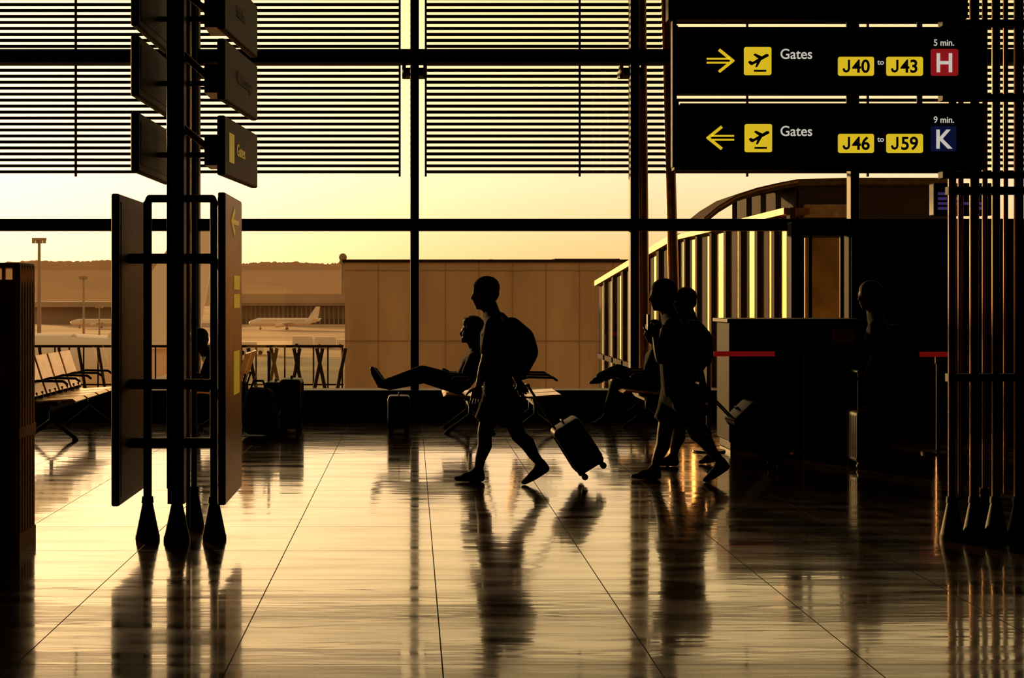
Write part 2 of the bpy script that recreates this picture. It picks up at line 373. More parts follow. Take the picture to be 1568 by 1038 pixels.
mb.box(X(1222,YA),X(1460,YA),YA+0.1,YA+5,-3,Z(276,YA))
mb.fin('front_wall',E_blockd,an)
MB().box(X(1232,YA),X(1300,YA),YA-0.02,YA+0.1,Z(333,YA),Z(313,YA)).fin('clerestory',mat('dim_tan',(0.20,0.115,0.035),0.6,0,0.3),an)
MB().box(X(1150,YA+5),X(1212,YA+5),YA+5,YA+5.1,-2,Z(322,YA+5)).fin('gable_glazing',mat('gold_sky_glass',(0.6,0.34,0.09),0.6,0,0.3,1.5),an)  # panes coloured like the golden sky that shows through them

# ------------------------------------------------------------ interior partition, right
pt=empty('partition_wall_unit'); YI=17.3
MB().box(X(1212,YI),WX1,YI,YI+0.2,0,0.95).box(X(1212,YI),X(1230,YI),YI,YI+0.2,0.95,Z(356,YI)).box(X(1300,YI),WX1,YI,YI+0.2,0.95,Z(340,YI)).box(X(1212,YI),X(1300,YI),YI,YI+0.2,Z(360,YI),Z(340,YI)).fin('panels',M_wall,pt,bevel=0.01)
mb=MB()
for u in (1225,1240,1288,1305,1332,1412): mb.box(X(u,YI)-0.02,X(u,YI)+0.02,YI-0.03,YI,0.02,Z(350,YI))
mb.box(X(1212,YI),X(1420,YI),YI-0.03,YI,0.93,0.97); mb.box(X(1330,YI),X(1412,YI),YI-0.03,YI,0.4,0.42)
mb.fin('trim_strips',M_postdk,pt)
MB().box(X(1233,19.6),X(1288,19.6),19.6,19.65,Z(490,19.6),Z(364,19.6)).fin('lit_door_glass',mat('gold_lit_glass',(0.50,0.27,0.06),0.6,0,0.5,1.5),an)  # door glass with its golden light put into the colour
rs=empty('round_wall_sign')
mb=MB(); Yr=17.1; c=Vector((X(1355,Yr),Yr,Z(440,Yr)))
for r in (0.115,0.075):
    ring=[(c.x+r*math.cos(t*math.pi/12),Yr,c.z+r*math.sin(t*math.pi/12)) for t in range(25)]
    mb.tube(ring,0.008,6)
mb.cyl((c.x,Yr+0.01,c.z),(c.x,YI,c.z),0.11,0.11,24)
mb.fin('rings',M_post,rs,smooth=True,ang=40)

# ------------------------------------------------------------ left signpost totem
sp=empty('wayfinding_signpost'); Y0=9.1
mb=MB()
def post(u,Y,r,ztop,m=mb):
    x=X(u,Y); m.cyl((x,Y,0.24),(x,Y,ztop),r,r,18)
def foot(m,u,Y,w=0.078,h=0.235):
    x=X(u,Y); m.cyl((x,Y,0.0),(x,Y,0.03),w,w*0.98,20); m.cyl((x,Y,0.03),(x,Y,h),w*0.95,w*0.42,20); m.cyl((x,Y,h),(x,Y,h+0.04),w*0.5,w*0.45,20)
zt=Z(304,Y0)
post(226,Y0,0.027,zt-0.02); post(328,Y0,0.027,zt-0.02)
x=X(271,9.05)
mb.box(x-0.052,x+0.052,9.0,9.1,0.24,5.2)
mb.tube([(X(226,Y0),Y0,zt-0.03),(X(229,Y0),Y0,zt),(X(325,Y0),Y0,zt),(X(328,Y0),Y0,zt-0.03)],0.025)
for v in (396,588,678):
    z=Z(v,Y0); mb.box(X(196,Y0),X(340,Y0),Y0-0.025,Y0+0.025,z-0.032,z+0.032)
post(297,9.6,0.02,5.2); foot(mb,297,9.6,0.07)
for u in (226,328): foot(mb,u,Y0)
foot(mb,271,9.05,0.085)
mb.fin('posts_and_rungs',M_postdk,sp,smooth=True,ang=35)
MB().cyl((X(288,9.3),9.3,0.05),(X(288,9.3),9.3,5.2),0.014).cyl((X(258,9.3),9.3,0.3),(X(258,9.3),9.3,5.2),0.012).fin('cable_conduits',M_post,sp,smooth=True)
def board(xa,ya,xb,yb_,z0,z1,th,name,m,inset=None):
    d=Vector((xb-xa,yb_-ya,0)); L_=d.length; d.normalize(); n=Vector((d.y,-d.x,0))
    R=Matrix(((d.x,n.x,0,xa),(d.y,n.y,0,ya),(0,0,1,0),(0,0,0,1)))
    b=MB(); b.M=R; b.box(0,L_,-th/2,th/2,z0,z1); b.fin(name,m,sp,bevel=0.012)
    if inset:
        b=MB(); b.M=R
        b.box(0.06,L_-0.05,inset*th/2-0.003,inset*th/2+0.003,z0+0.05,z1-0.05); b.fin(name+'_face',M_boardi,sp)
    return R,L_
xL=X(176,8.75); xR=X(339,8.75)
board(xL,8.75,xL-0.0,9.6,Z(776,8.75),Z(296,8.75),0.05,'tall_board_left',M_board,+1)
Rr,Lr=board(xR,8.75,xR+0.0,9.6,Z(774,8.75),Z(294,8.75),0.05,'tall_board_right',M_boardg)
def facepoly(R,pts,name,m,off):
    b=MB(); b.M=R
    A=b.verts([(p[0],off,p[1]) for p in pts]); B=b.verts([(p[0],off+0.004,p[1]) for p in pts])
    b.bm.faces.new(A); b.bm.faces.new(B[::-1])
    for i in range(len(pts)): b.bm.faces.new([A[i],A[(i+1)%len(pts)],B[(i+1)%len(pts)],B[i]])
    b.fin(name,m,sp)
facepoly(Rr,[(0.3,2.02),(0.65,2.02),(0.65,2.05),(0.3,2.05)],'arrow_shaft',M_yeld,0.026)
facepoly(Rr,[(0.25,2.035),(0.42,2.13),(0.46,2.10),(0.33,2.035),(0.46,1.97),(0.42,1.94)],'arrow_head',M_yeld,0.026)
for zz in (1.60,1.48): facepoly(Rr,[(0.4,zz),(0.7,zz),(0.7,zz+0.09),(0.4,zz+0.09)],'label',M_yeld,0.026)
facepoly(Rr,[(0.4,0.92),(0.68,0.92),(0.68,1.2),(0.4,1.2)],'label_large',M_yeld,0.026)
arms=MB()
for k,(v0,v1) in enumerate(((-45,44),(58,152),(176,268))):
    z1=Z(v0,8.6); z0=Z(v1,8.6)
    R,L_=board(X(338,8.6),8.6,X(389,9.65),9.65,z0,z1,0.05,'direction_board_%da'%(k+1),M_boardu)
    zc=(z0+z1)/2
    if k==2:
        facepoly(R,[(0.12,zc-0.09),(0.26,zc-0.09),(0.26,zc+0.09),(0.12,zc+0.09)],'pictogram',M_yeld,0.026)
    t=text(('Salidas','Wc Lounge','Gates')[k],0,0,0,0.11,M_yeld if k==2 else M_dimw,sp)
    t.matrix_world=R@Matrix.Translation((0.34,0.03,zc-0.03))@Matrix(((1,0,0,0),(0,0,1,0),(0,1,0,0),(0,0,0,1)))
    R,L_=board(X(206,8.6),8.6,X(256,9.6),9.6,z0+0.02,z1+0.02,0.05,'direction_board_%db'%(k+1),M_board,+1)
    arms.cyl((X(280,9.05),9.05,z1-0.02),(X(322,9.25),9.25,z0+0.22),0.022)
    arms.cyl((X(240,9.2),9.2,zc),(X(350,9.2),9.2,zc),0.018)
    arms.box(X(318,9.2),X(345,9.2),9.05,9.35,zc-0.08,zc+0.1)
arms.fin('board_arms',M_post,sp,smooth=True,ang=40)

# ------------------------------------------------------------ right gantry with gate signs
gs=empty('gate_sign_gantry'); YG=9.0; q=YG/F
mb=MB()
for u,Y,r in ((1458,9.1,0.026),(1471,9.45,0.018),(1492,9.1,0.030),(1508,9.5,0.018),(1525,9.1,0.026),(1540,9.5,0.016),(1560,9.1,0.030)):
    post(u,Y,r,ZC,mb)
mb.fin('posts',M_post,gs,smooth=True,ang=40)
mb=MB()
for u,Y in ((1458,9.1),(1492,9.1),(1525,9.1),(1560,9.1),(1508,9.5)): foot(mb,u,Y)
for v in (292,578):
    mb.box(X(1450,9.1),X(1600,9.1),9.07,9.13,Z(v,9.1)-0.025,Z(v,9.1)+0.025)
for v in (36,150,268): mb.box(X(1440,9.1),X(1600,9.1),9.06,9.14,Z(v,9.1)-0.02,Z(v,9.1)+0.02)
mb.fin('feet_and_crossbars',M_postdk,gs,smooth=True,ang=40)
mb=MB()
boards=[(1040,1510,42,143),(1041,1508,158,260),(1032,1482,-70,29)]
for a,b_,v0,v1 in boards: mb.box(X(a,YG),X(b_,YG),YG,YG+0.12,Z(v1,YG),Z(v0,YG))
mb.fin('sign_boxes',M_board,gs,bevel=0.012)
mb=MB()
for a,b_,v0,v1 in boards:
    mb.box(X(a-8,YG),X(a-1,YG),YG+0.01,YG+0.11,Z(v1,YG),Z(v0-4,YG))
    mb.box(X(b_-3,YG),X(b_,YG),YG-0.004,YG,Z(v1-3,YG),Z(v0+3,YG))
    mb.box(X(a,YG),X(b_,YG),YG-0.004,YG,Z(v0+2,YG),Z(v0,YG))
mb.fin('edge_trim',M_postdk,gs,bevel=0.004)
mb=MB()
for u in (1300,1408): mb.cyl((X(u,YG+0.2),YG+0.2,Z(255,YG)),(X(u,YG+0.2),YG+0.2,ZC),0.018)
for u in (1034,): mb.box(X(u,YG)-0.014,X(u,YG)+0.014,YG+0.02,YG+0.08,Z(255,YG),ZC)
mb.fin('hanger_rods',M_postdk,gs,smooth=True,ang=40)
yy=MB(); bl=MB(); rd=MB(); bu=MB()
def rbox(m,u0,u1,v0,v1,y=YG-0.006,r=3):
    P=[]
    for cu,cv,a0 in ((u1-r,v0+r,-90),(u1-r,v1-r,0),(u0+r,v1-r,90),(u0+r,v0+r,180)):
        for t in range(0,91,30):
            a=math.radians(a0+t); P.append((X(cu+r*math.cos(a),YG),Z(cv+r*math.sin(a),YG)))
    m.prism(P,y,YG-0.001)
def stroke(m,pts,w,yf=YG-0.006,yb_=YG-0.001):
    for i in range(len(pts)-1):
        a=Vector(pts[i]);b=Vector(pts[i+1]); d=(b-a).normalized(); n=Vector((-d.y,d.x))*w/2; d=d*w*0.35
        P=[a-d+n,b+d+n,b+d-n,a-d-n]; m.prism([(X(p.x,YG),Z(p.y,YG)) for p in P],yf-i*0.0002,yb_)
for k,(cv,dr) in enumerate(((93,1),(211,-1))):
    cu=1103
    stroke(yy,[(cu-20*dr,cv-3),(cu+13*dr,cv-3)],2.6); stroke(yy,[(cu-20*dr,cv+3),(cu+13*dr,cv+3)],2.6)
    stroke(yy,[(cu-1*dr,cv-16),(cu+19*dr,cv),(cu-1*dr,cv+16)],4.5)
    o=118*k
    rbox(yy,1139+k,1181+k,72+o,115+o)
    rbox(yy,1283,1338,87+o,116+o); rbox(yy,1357,1413,87+o,116+o)
    def pp(pts): bl.prism([(X(1139+k+p[0],YG),Z(72+o+p[1],YG)) for p in pts],YG-0.009,YG-0.005)
    pp([(6,23),(9,21),(13,23),(33,11),(37,11),(38,14),(12,28),(9,27)])
    pp([(14,12),(17,10),(28,15),(22,18)])
    pp([(20,22),(27,19),(20,31),(17,31)])
    pp([(15,35),(34,35),(34,38),(15,38)])
    for u0 in (1290,1364):   # letter J on each tag
        v0=92+o
        stroke(bl,[(u0+9.5,v0+0.8),(u0+9.5,v0+13.5),(u0+8.3,v0+16.3),(u0+5.4,v0+17.6),(u0+2.6,v0+16.6),(u0+1.4,v0+13.8)],3.2,YG-0.009,YG-0.005)
rbox(rd,1425,1467,75,116); rbox(bu,1425,1464,193,232)
yy.fin('yellow_panels',M_yel,gs); bl.fin('pictogram_and_letter_j',M_board,gs); rd.fin('gate_h_panel',M_hred,gs); bu.fin('gate_k_panel',M_kblu,gs)
def T(s,u,v,h,m,bold=0,al='LEFT',sx=1.0,y=YG-0.007):
    text(s,X(u,YG),y,Z(v,YG),h*q/0.69,m,gs,al,bold,sx=sx)
for k,(a,b_,g_,mn) in enumerate((('40','43','H','5 min.'),('46','59','K','9 min.'))):
    o=118*k
    T('Gates',1194,90+o,15,M_whi,0.0007,sx=0.97)
    T(a,1318,111+o,19,M_board,0.0025,'CENTER',0.98,YG-0.009); T(b_,1392,111+o,19,M_board,0.0025,'CENTER',0.98,YG-0.009)
    T('to',1343,99+o,8,M_whi,0.0004)
    T(g_,1445.5-k*2,110+o-k,28,M_whi,0.003,'CENTER',0.95,YG-0.009)
    T(mn,1429,70+o,9.5,M_whi,0.0005,sx=0.93)
mo=empty('flight_information_monitor'); Ym=12.5
MB().box(X(1430,Ym),X(1520,Ym),Ym,Ym+0.12,Z(330,Ym),Z(280,Ym)).cyl((X(1475,Ym),Ym+0.06,Z(281,Ym)),(X(1475,Ym),Ym+0.06,ZC),0.025).fin('housing',M_board,mo,bevel=0.01)
mb=MB()
for r in range(5):
    for c_ in range(3):
        if random.random()<0.85:
            ua=1436+c_*27; mb.box(X(ua,Ym),X(ua+random.uniform(10,22),Ym),Ym-0.006,Ym-0.001,Z(291+r*7.5,Ym),Z(287+r*7.5,Ym))
mb.fin('screen_rows',M_scr,mo)

# ------------------------------------------------------------ left kiosk
kz=empty('service_kiosk'); YK=8.7; xk=X(28,YK)
MB().box(xk-1.2,xk-0.012,YK,YK+0.36,0.0,Z(428,YK)).fin('cabinet',M_cab,kz,bevel=0.01)
mb=MB().box(xk-1.2,xk,YK+0.02,YK+0.36,Z(410,YK),Z(402,YK)).box(xk-1.2,xk+0.01,YK-0.01,YK+0.37,0,0.10)
mb.box(xk-1.2,xk+0.01,YK-0.015,YK+0.37,Z(672,YK),Z(655,YK))
for k in range(6):
    y=YK+0.02+k*0.062; mb.box(xk-0.03,xk+0.005,y,y+0.03,0.1,Z(405,YK))
for k in range(18): mb.box(xk-1.15+k*0.065,xk-1.13+k*0.065,YK+0.03,YK+0.05,Z(428,YK),Z(405,YK))
mb.fin('louvred_side',M_cab,kz)

# ------------------------------------------------------------ benches
def ribbon(mb,prof,th,y0,y1):
    up=[];dn=[]
    for i,p in enumerate(prof):
        a=Vector(prof[max(0,i-1)]);b=Vector(prof[min(len(prof)-1,i+1)]); d=(b-a).normalized(); n=Vector((-d.y,d.x))*th/2
        up.append(Vector(p)+n); dn.append(Vector(p)-n)
    mb.prism([tuple(p) for p in up+dn[::-1]],y0,y1)
def bench(name,xb,dx,y0,n,pitch=0.56):
    e=empty(name); s=MB(); c=MB()
    for i in range(n):
        a=y0+i*pitch+0.04; b_=a+pitch-0.08
        ribbon(s,[(xb+dx*0.50,0.425),(xb+dx*0.47,0.45),(xb+dx*0.3,0.44),(xb+dx*0.1,0.425),(xb+dx*0.04,0.44)],0.02,a,b_)
        ribbon(s,[(xb+dx*0.05,0.48),(xb+dx*0.0,0.62),(xb-dx*0.05,0.78),(xb-dx*0.09,0.90)],0.02,a,b_)
        for yy_ in (a+0.12,b_-0.12): c.box(min(xb,xb+dx*0.05)-0.01,max(xb,xb+dx*0.05)+0.01,yy_-0.015,yy_+0.015,0.40,0.52)
        for yy_ in ((a-0.04,) if i<n-1 else (a-0.04,b_+0.04)):
            c.tube([(xb+dx*0.05,yy_,0.40),(xb-dx*0.02,yy_,0.62),(xb+dx*0.1,yy_,0.655),(xb+dx*0.38,yy_,0.65),(xb+dx*0.42,yy_,0.62)],0.014,8)
    c.box(xb+dx*0.2-0.03,xb+dx*0.2+0.03,y0,y0+n*pitch,0.33,0.39)
    for yy_ in (y0+0.2,y0+n*pitch-0.2):
        c.box(xb+dx*0.22-0.05,xb+dx*0.22+0.05,yy_-0.03,yy_+0.03,0.38,0.425)
        c.tube([(xb+dx*0.2,yy_,0.34),(xb+dx*0.2,yy_,0.22),(xb+dx*0.40,yy_,0.07),(xb+dx*0.46,yy_,0.025)],0.022,8)
        c.tube([(xb+dx*0.2,yy_,0.22),(xb-dx*0.0,yy_,0.07),(xb-dx*0.06,yy_,0.025)],0.022,8)
        for xx in (xb+dx*0.46,xb-dx*0.06): c.cyl((xx,yy_,0),(xx,yy_,0.02),0.035)
    s.fin('seat_pans',M_alu,e,smooth=True,ang=40); c.fin('frame_and_legs',M_postdk,e,smooth=True,ang=40)
    return e
bench('airport_bench',-4.1,1,15.2,4)
bench('airport_bench',X(745,16.4),-1,15.9,2)
bench('airport_bench',X(790,16.4),1,15.9,2)
bench('airport_bench',X(1012,17.0),-1,16.6,2)
bench('airport_bench',X(372,16.9),-1,16.4,2)

# ------------------------------------------------------------ suitcases
def suitcase(loc,tilt,w,d,h,handle,yaw=0,m=None,name='rolling_suitcase'):
    m=m or M_case
    e=empty(name); Mx=Matrix.Translation(loc)@Matrix.Rotation(yaw,4,'Z')@Matrix.Rotation(-tilt,4,'Y')
    b=MB(); b.M=Mx; r=0.035; z0=0.055
    b.hull([((x,y,z),r) for x in (r,d-r) for y in (-w/2+r,w/2-r) for z in (z0+r,z0+h-r)],12,8)
    for k in range(5):
        y=-w/2+0.06+k*(w-0.12)/4
        for x in (0,d): b.hull([((x,y,z0+0.05),0.007),((x,y,z0+h-0.05),0.007)],6,4)
    for k in range(3):
        x=0.05+k*(d-0.1)/2
        for y in (-w/2,w/2): b.hull([((x,y,z0+0.05),0.006),((x,y,z0+h-0.05),0.006)],6,4)
    b.fin('shell',m,e,smooth=True,ang=50)
    b=MB(); b.M=Mx
    for x in (0.035,d-0.035):
        for y in (-w/2+0.05,w/2-0.05):
            b.cyl((x,y-0.014,0.027),(x,y+0.014,0.027),0.027); b.box(x-0.018,x+0.018,y-0.02,y+0.02,0.03,z0+0.02)
    b.tube([(d*0.5,-0.07,z0+h),(d*0.5,-0.06,z0+h+0.028),(d*0.5,0.06,z0+h+0.028),(d*0.5,0.07,z0+h)],0.009,8)
    b.fin('wheels_and_carry_handle',M_rub,e,smooth=True,ang=40)
    if handle>0:
        b=MB(); b.M=Mx
        for y in (-0.08,0.08): b.cyl((0.04,y,z0+h-0.05),(0.04,y,z0+h+handle),0.008)
        b.hull([((0.04,-0.09,z0+h+handle),0.015),((0.04,0.09,z0+h+handle),0.015)])
        b.fin('telescopic_handle',M_rub,e,smooth=True,ang=40)
    return e
suitcase((X(891,11.9),11.95,0.015),math.radians(32),0.36,0.25,0.43,0.43)
suitcase((X(1188,12.7),12.75,0.015),math.radians(44),0.42,0.27,0.55,0.42)
suitcase((X(594,16.3),16.3,0),0,0.36,0.25,0.37,0)
suitcase((X(1306,12.9),12.95,0),0,0.36,0.26,0.47,0.35)
suitcase((X(430,16.3),16.35,0),0,0.44,0.24,0.56,0.0)
suitcase((X(405,16.7),16.8,0),0,0.40,0.25,0.50,0.35)
e=empty('duffel_bag'); Yd=15.9
mb=MB(); mb.hull([((X(385,Yd),Yd,0.22),(0.13,0.22,0.21)),((X(412,Yd),Yd,0.20),(0.12,0.22,0.19))],16,10)
mb.hull([((X(388,Yd),Yd,0.42),(0.10,0.16,0.13)),((X(408,Yd),Yd,0.42),(0.10,0.16,0.12))],16,10)
mb.fin('bag_body',M_pack,e,remesh=0.02)
MB().tube([(X(385,Yd),Yd-0.1,0.52),(X(390,Yd),Yd-0.1,0.62),(X(404,Yd),Yd-0.1,0.62),(X(410,Yd),Yd-0.1,0.52)],0.012,8).fin('grab_handle',M_rub,e,smooth=True)

# ------------------------------------------------------------ counter and queue barriers
ct=empty('boarding_counter'); Yc=14.4
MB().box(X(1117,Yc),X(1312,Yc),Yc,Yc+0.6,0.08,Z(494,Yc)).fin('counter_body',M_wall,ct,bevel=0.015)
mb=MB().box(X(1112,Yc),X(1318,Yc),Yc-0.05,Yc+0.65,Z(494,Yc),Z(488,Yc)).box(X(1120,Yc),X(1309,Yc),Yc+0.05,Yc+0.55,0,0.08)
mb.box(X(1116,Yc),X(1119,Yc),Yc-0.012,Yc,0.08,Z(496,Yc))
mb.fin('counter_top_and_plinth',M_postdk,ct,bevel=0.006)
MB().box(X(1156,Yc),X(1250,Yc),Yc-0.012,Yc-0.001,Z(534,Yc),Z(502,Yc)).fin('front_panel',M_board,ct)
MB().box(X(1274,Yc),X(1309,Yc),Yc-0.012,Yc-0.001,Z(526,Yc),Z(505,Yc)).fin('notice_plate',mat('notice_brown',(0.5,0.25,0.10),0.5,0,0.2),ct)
def stanchion(u,Y,h=0.98):
    e=empty('queue_stanchion'); x=X(u,Y)
    MB().cyl((x,Y,0),(x,Y,0.018),0.17,0.165,28).cyl((x,Y,0.018),(x,Y,0.04),0.10,0.03,24).cyl((x,Y,0.03),(x,Y,h-0.08),0.024,0.024,18).cyl((x,Y,h-0.09),(x,Y,h),0.034,0.034,18).cyl((x,Y,h),(x,Y,h+0.012),0.03,0.018,18).fin('post',M_post,e,smooth=True,ang=40)
    return e
s1=stanchion(1233,14.1); s2=stanchion(1437,14.1); s3=stanchion(1085,14.3)
zb_=0.985
MB().box(X(1085,14.3)+0.03,X(1190,14.1),14.19,14.194,zb_-0.025,zb_+0.025).fin('retractable_belt',M_red,s1)
MB().box(X(1190,14.1),X(1233,14.1)-0.03,14.19,14.194,zb_-0.02,zb_+0.02).fin('belt_print',M_board,s1)
MB().box(X(1437,14.1)-0.2,X(1437,14.1)+0.08,14.06,14.064,zb_-0.025,zb_+0.025).fin('retractable_belt',M_red,s2)

# ------------------------------------------------------------ people
def frame(f,up=(0,0,1)):
    f=Vector(f).normalized(); s=Vector(up).cross(f).normalized(); t=f.cross(s)
    return Matrix((f,s,t)).transposed()
def hand(mb,w,d,n,t,curl=0.35,sc=1.0):
    w=Vector(w); d=Vector(d).normalized(); n=Vector(n); n=(n-d*n.dot(d)).normalized(); tt=d.cross(n)
    if tt.dot(Vector(t))<0: tt=-tt
    t=tt
    k=sc
    mb.hull([(w,0.026*k),(w+d*0.035*k+t*0.022*k,0.018*k),(w+d*0.035*k-t*0.022*k,0.017*k),(w+d*0.09*k+t*0.032*k,0.013*k),(w+d*0.085*k-t*0.034*k,0.012*k)],10,6)
    for i,(o,L_) in enumerate(((0.031,0.072),(0.010,0.08),(-0.012,0.075),(-0.033,0.058))):
        p=w+d*0.088*k+t*o*k; a=curl*(0.7+0.15*i)
        for j,fr_ in enumerate((0.42,0.32,0.26)):
            aa=a*(j+1); dd=d*math.cos(aa)+n*math.sin(aa); p2=p+dd*L_*fr_*k
            mb.hull([(p,(0.0098-0.0012*j)*k),(p2,(0.0088-0.0012*j)*k)],8,5); p=p2
    p=w+d*0.025*k+t*0.026*k
    for j,L_ in enumerate((0.042,0.032,0.026)):
        dd=(d*(0.65+0.12*j)+t*(0.75-0.25*j)+n*(0.25+0.2*j)).normalized(); p2=p+dd*L_*k
        mb.hull([(p,(0.013-0.002*j)*k),(p2,(0.011-0.002*j)*k)],8,5); p=p2
def person(name,J,fwd=(-1,0,0),hs=1.10,hair='short',trousers=False,scale=1.0,hem=0.42,female=False,vox=0.011,bulk=1.0):
    e=empty(name); V=lambda k: Vector(J[k])
    k=scale; f=Vector(fwd).normalized(); B=bulk*k
    sk=MB()
    hm=Matrix.Translation(V('head'))@frame(J.get('look',fwd)).to_4x4()@Matrix.Scale(hs*k,4)
    sk.M=hm
    sk.hull([((-0.012,0,0.03),(0.098,0.076,0.090))],20,12)
    sk.hull([((0.02,0,0.03),(0.066,0.066,0.06)),((0.03,0,-0.01),(0.056,0.058,0.05)),((0.060,0,-0.098),(0.020,0.024,0.018)),((0.0,0.045,-0.062),0.024),((0.0,-0.045,-0.062),0.024)])
    sk.hull([((0.080,0,0.015),0.010),((0.099,0,-0.02),0.012),((0.084,0.012,-0.027),0.011),((0.084,-0.012,-0.027),0.011)])
    sk.hull([((0.080,0,-0.048),(0.013,0.024,0.009)),((0.077,0,-0.064),(0.014,0.02,0.009))])
    sk.hull([((0.078,0.02,0.028),(0.012,0.02,0.009)),((0.078,-0.02,0.028),(0.012,0.02,0.009))])
    for s_ in (-1,1): sk.hull([((-0.008,0.074*s_,0.012),(0.018,0.012,0.02)),((-0.004,0.072*s_,-0.02),(0.010,0.010,0.012))])
    sk.M=Matrix.Identity(4)
    nb=hm@Vector((-0.018,0,-0.05))
    sk.hull([(nb,0.066*k),(V('neck'),0.076*k)])
    for s_ in 'NF':
        sh,el,wr=V('sh'+s_),V('el'+s_),V('wr'+s_)
        sk.hull([(sh,0.058*B),(el,0.046*B)]); m_=el.lerp(wr,0.3)
        sk.hull([(el,0.045*B),(m_,0.047*B)]); sk.hull([(m_,0.047*B),(wr,0.030*B)])
        sk.hull([(V('neck'),0.06*k),(sh,0.05*k)])
        hp,kn,an_=V('hip'+s_),V('kn'+s_),V('an'+s_)
        sk.hull([(hp,0.09*B),(kn,0.064*B)])
        d=(an_-kn); back=Vector((-f.x,-f.y,0)); back=(back-d.normalized()*back.dot(d.normalized()))
        back=back.normalized() if back.length>0.1 else Vector((0,0,-1))
        cf=kn+d*0.32+back*0.018*k
        sk.hull([(kn,0.062*B),(cf,0.064*B)]); sk.hull([(cf,0.064*B),(kn+d*0.7,0.046*B)]); sk.hull([(kn+d*0.7,0.046*B),(an_,0.038*B)])
    sk.hull([(V('chest'),0.09*k),(V('waist'),0.08*k),(V('hip'),0.09*k)])
    sk.hull([(V('hip'),0.09*k),(V('hipN'),0.08*k),(V('hipF'),0.08*k)])
    sk.fin('body',M_skin,e,remesh=vox)
    hd=MB()
    for s_ in 'NF':
        wr=V('wr'+s_); d=Vector(J.get('hd'+s_,tuple(wr-V('el'+s_))))
        inw=Vector((0,1,0)) if s_=='N' else Vector((0,-1,0))
        hand(hd,wr,d,inw,f,J.get('curl'+s_,0.4),k*1.03)
    hd.fin('hands',M_skin,e,smooth=True)
    ey=MB(); ey.M=hm
    for s_ in (-1,1): ey.hull([((0.076,0.031*s_,0.010),0.0125)],10,8)
    ey.fin('eyes',M_eye,e,smooth=True)
    ir=MB(); ir.M=hm
    for s_ in (-1,1): ir.hull([((0.0865,0.031*s_,0.010),(0.003,0.006,0.006))],8,6)
    ir.fin('irises',M_hair,e,smooth=True)
    h=MB(); h.M=hm
    h.hull([((-0.020,0,0.048),(0.103,0.087,0.088))],20,12)
    h.hull([((-0.055,0,0.0),(0.060,0.076,0.06)),((-0.05,0,-0.045),(0.038,0.059,0.03))],14,8)
    if hair=='curly':
        for i in range(110):
            a=random.uniform(0,6.28); b_=random.uniform(-0.8,1.5)
            o=Vector((math.cos(a)*math.cos(b_)*0.135-0.035,math.sin(a)*math.cos(b_)*0.13,math.sin(b_)*0.135+0.02))
            if o.x>0.06 and o.z<0.06: continue
            h.hull([(o,0.042)],8,5)
    if hair=='bun': h.hull([((-0.12,0,0.07),(0.045,0.045,0.045))])
    h.fin('hair',M_hair,e,remesh=vox*0.8)
    t=MB(); w=0.92 if female else 1.0
    ch,wa,hi=V('chest'),V('waist'),V('hip')
    t.hull([(V('shN'),0.078*B),(V('shF'),0.078*B),(ch+Vector((0,0,0.03)),(0.132*B,0.17*k*w,0.11*k))],14,9)
    t.hull([(ch,(0.134*B,0.175*k*w,0.11*k)),(wa,(0.122*B,0.15*k*w,0.08*k))],14,9)
    t.hull([(wa,(0.122*B,0.152*k*w,0.08*k)),(hi,(0.134*B,0.175*k,0.085*k))],14,9)
    t.hull([(V('neck')+Vector((0,0,-0.01)),0.080*k),(V('shN'),0.072*k),(V('shF'),0.072*k)],12,7)
    for s_ in 'NF':
        sh,el=V('sh'+s_),V('el'+s_)
        t.hull([(sh,0.078*B),(sh.lerp(el,0.72),0.066*B)],12,7)
    t.fin('t_shirt',M_shirt,e,remesh=vox)
    t=MB()
    t.hull([(hi+Vector((0,0,0.03)),(0.137*B,0.178*k,0.06*k)),(V('hipN'),0.110*B),(V('hipF'),0.110*B)],14,9)
    for s_ in 'NF':
        hp,kn,an_=V('hip'+s_),V('kn'+s_),V('an'+s_)
        if trousers:
            t.hull([(hp,0.110*B),(kn,0.078*B)]); t.hull([(kn,0.078*B),(kn.lerp(an_,0.95),0.060*B)])
        else:
            t.hull([(hp,0.116*B),(hp.lerp(kn,hem),0.107*B)],14,8)
            a=hp.lerp(kn,hem*0.5); b2=hp.lerp(kn,hem+0.2)
            t.cyl(a,b2,0.107*B,0.118*B,18)
    t.fin('trousers' if trousers else 'shorts',M_shorts,e,remesh=vox)
    t=MB()
    for s_ in 'NF':
        an_,he,to=V('an'+s_),V('he'+s_),V('to'+s_); bl_=he.lerp(to,0.68)
        t.hull([(an_,0.044*k),(he,0.036*k),(he.lerp(to,0.45),(0.038*k,0.038*k,0.036*k))])
        t.hull([(he,(0.036*k,0.036*k,0.032*k)),(bl_,(0.047*k,0.047*k,0.028*k)),(to,(0.03*k,0.038*k,0.021*k))])
        t.hull([(an_.lerp(he,0.4),0.038*k),(bl_+Vector((0,0,0.012)),0.034*k)])
    t.fin('shoes',M_shoe,e,remesh=0.009)
    return e
def jp(Y): return lambda u,v,dy=0.0: (X(u,Y+dy),Y+dy,Z(v,Y+dy))
def backpack(parent,pts,Y,hw=0.15):
    j=jp(Y); b=MB()
    n=len(pts)
    for i in range(n-1):
        (u,v,r),(u2,v2,r2)=pts[i],pts[i+1]
        b.hull([(Vector(j(u,v))+Vector((0,s_*hw*0.6,0)),(r,hw*0.45,r)) for s_ in (-1,1)]+[(Vector(j(u2,v2))+Vector((0,s_*hw*0.6,0)),(r2,hw*0.45,r2)) for s_ in (-1,1)],12,8)
    b.fin('backpack',M_pack,parent,remesh=0.011)
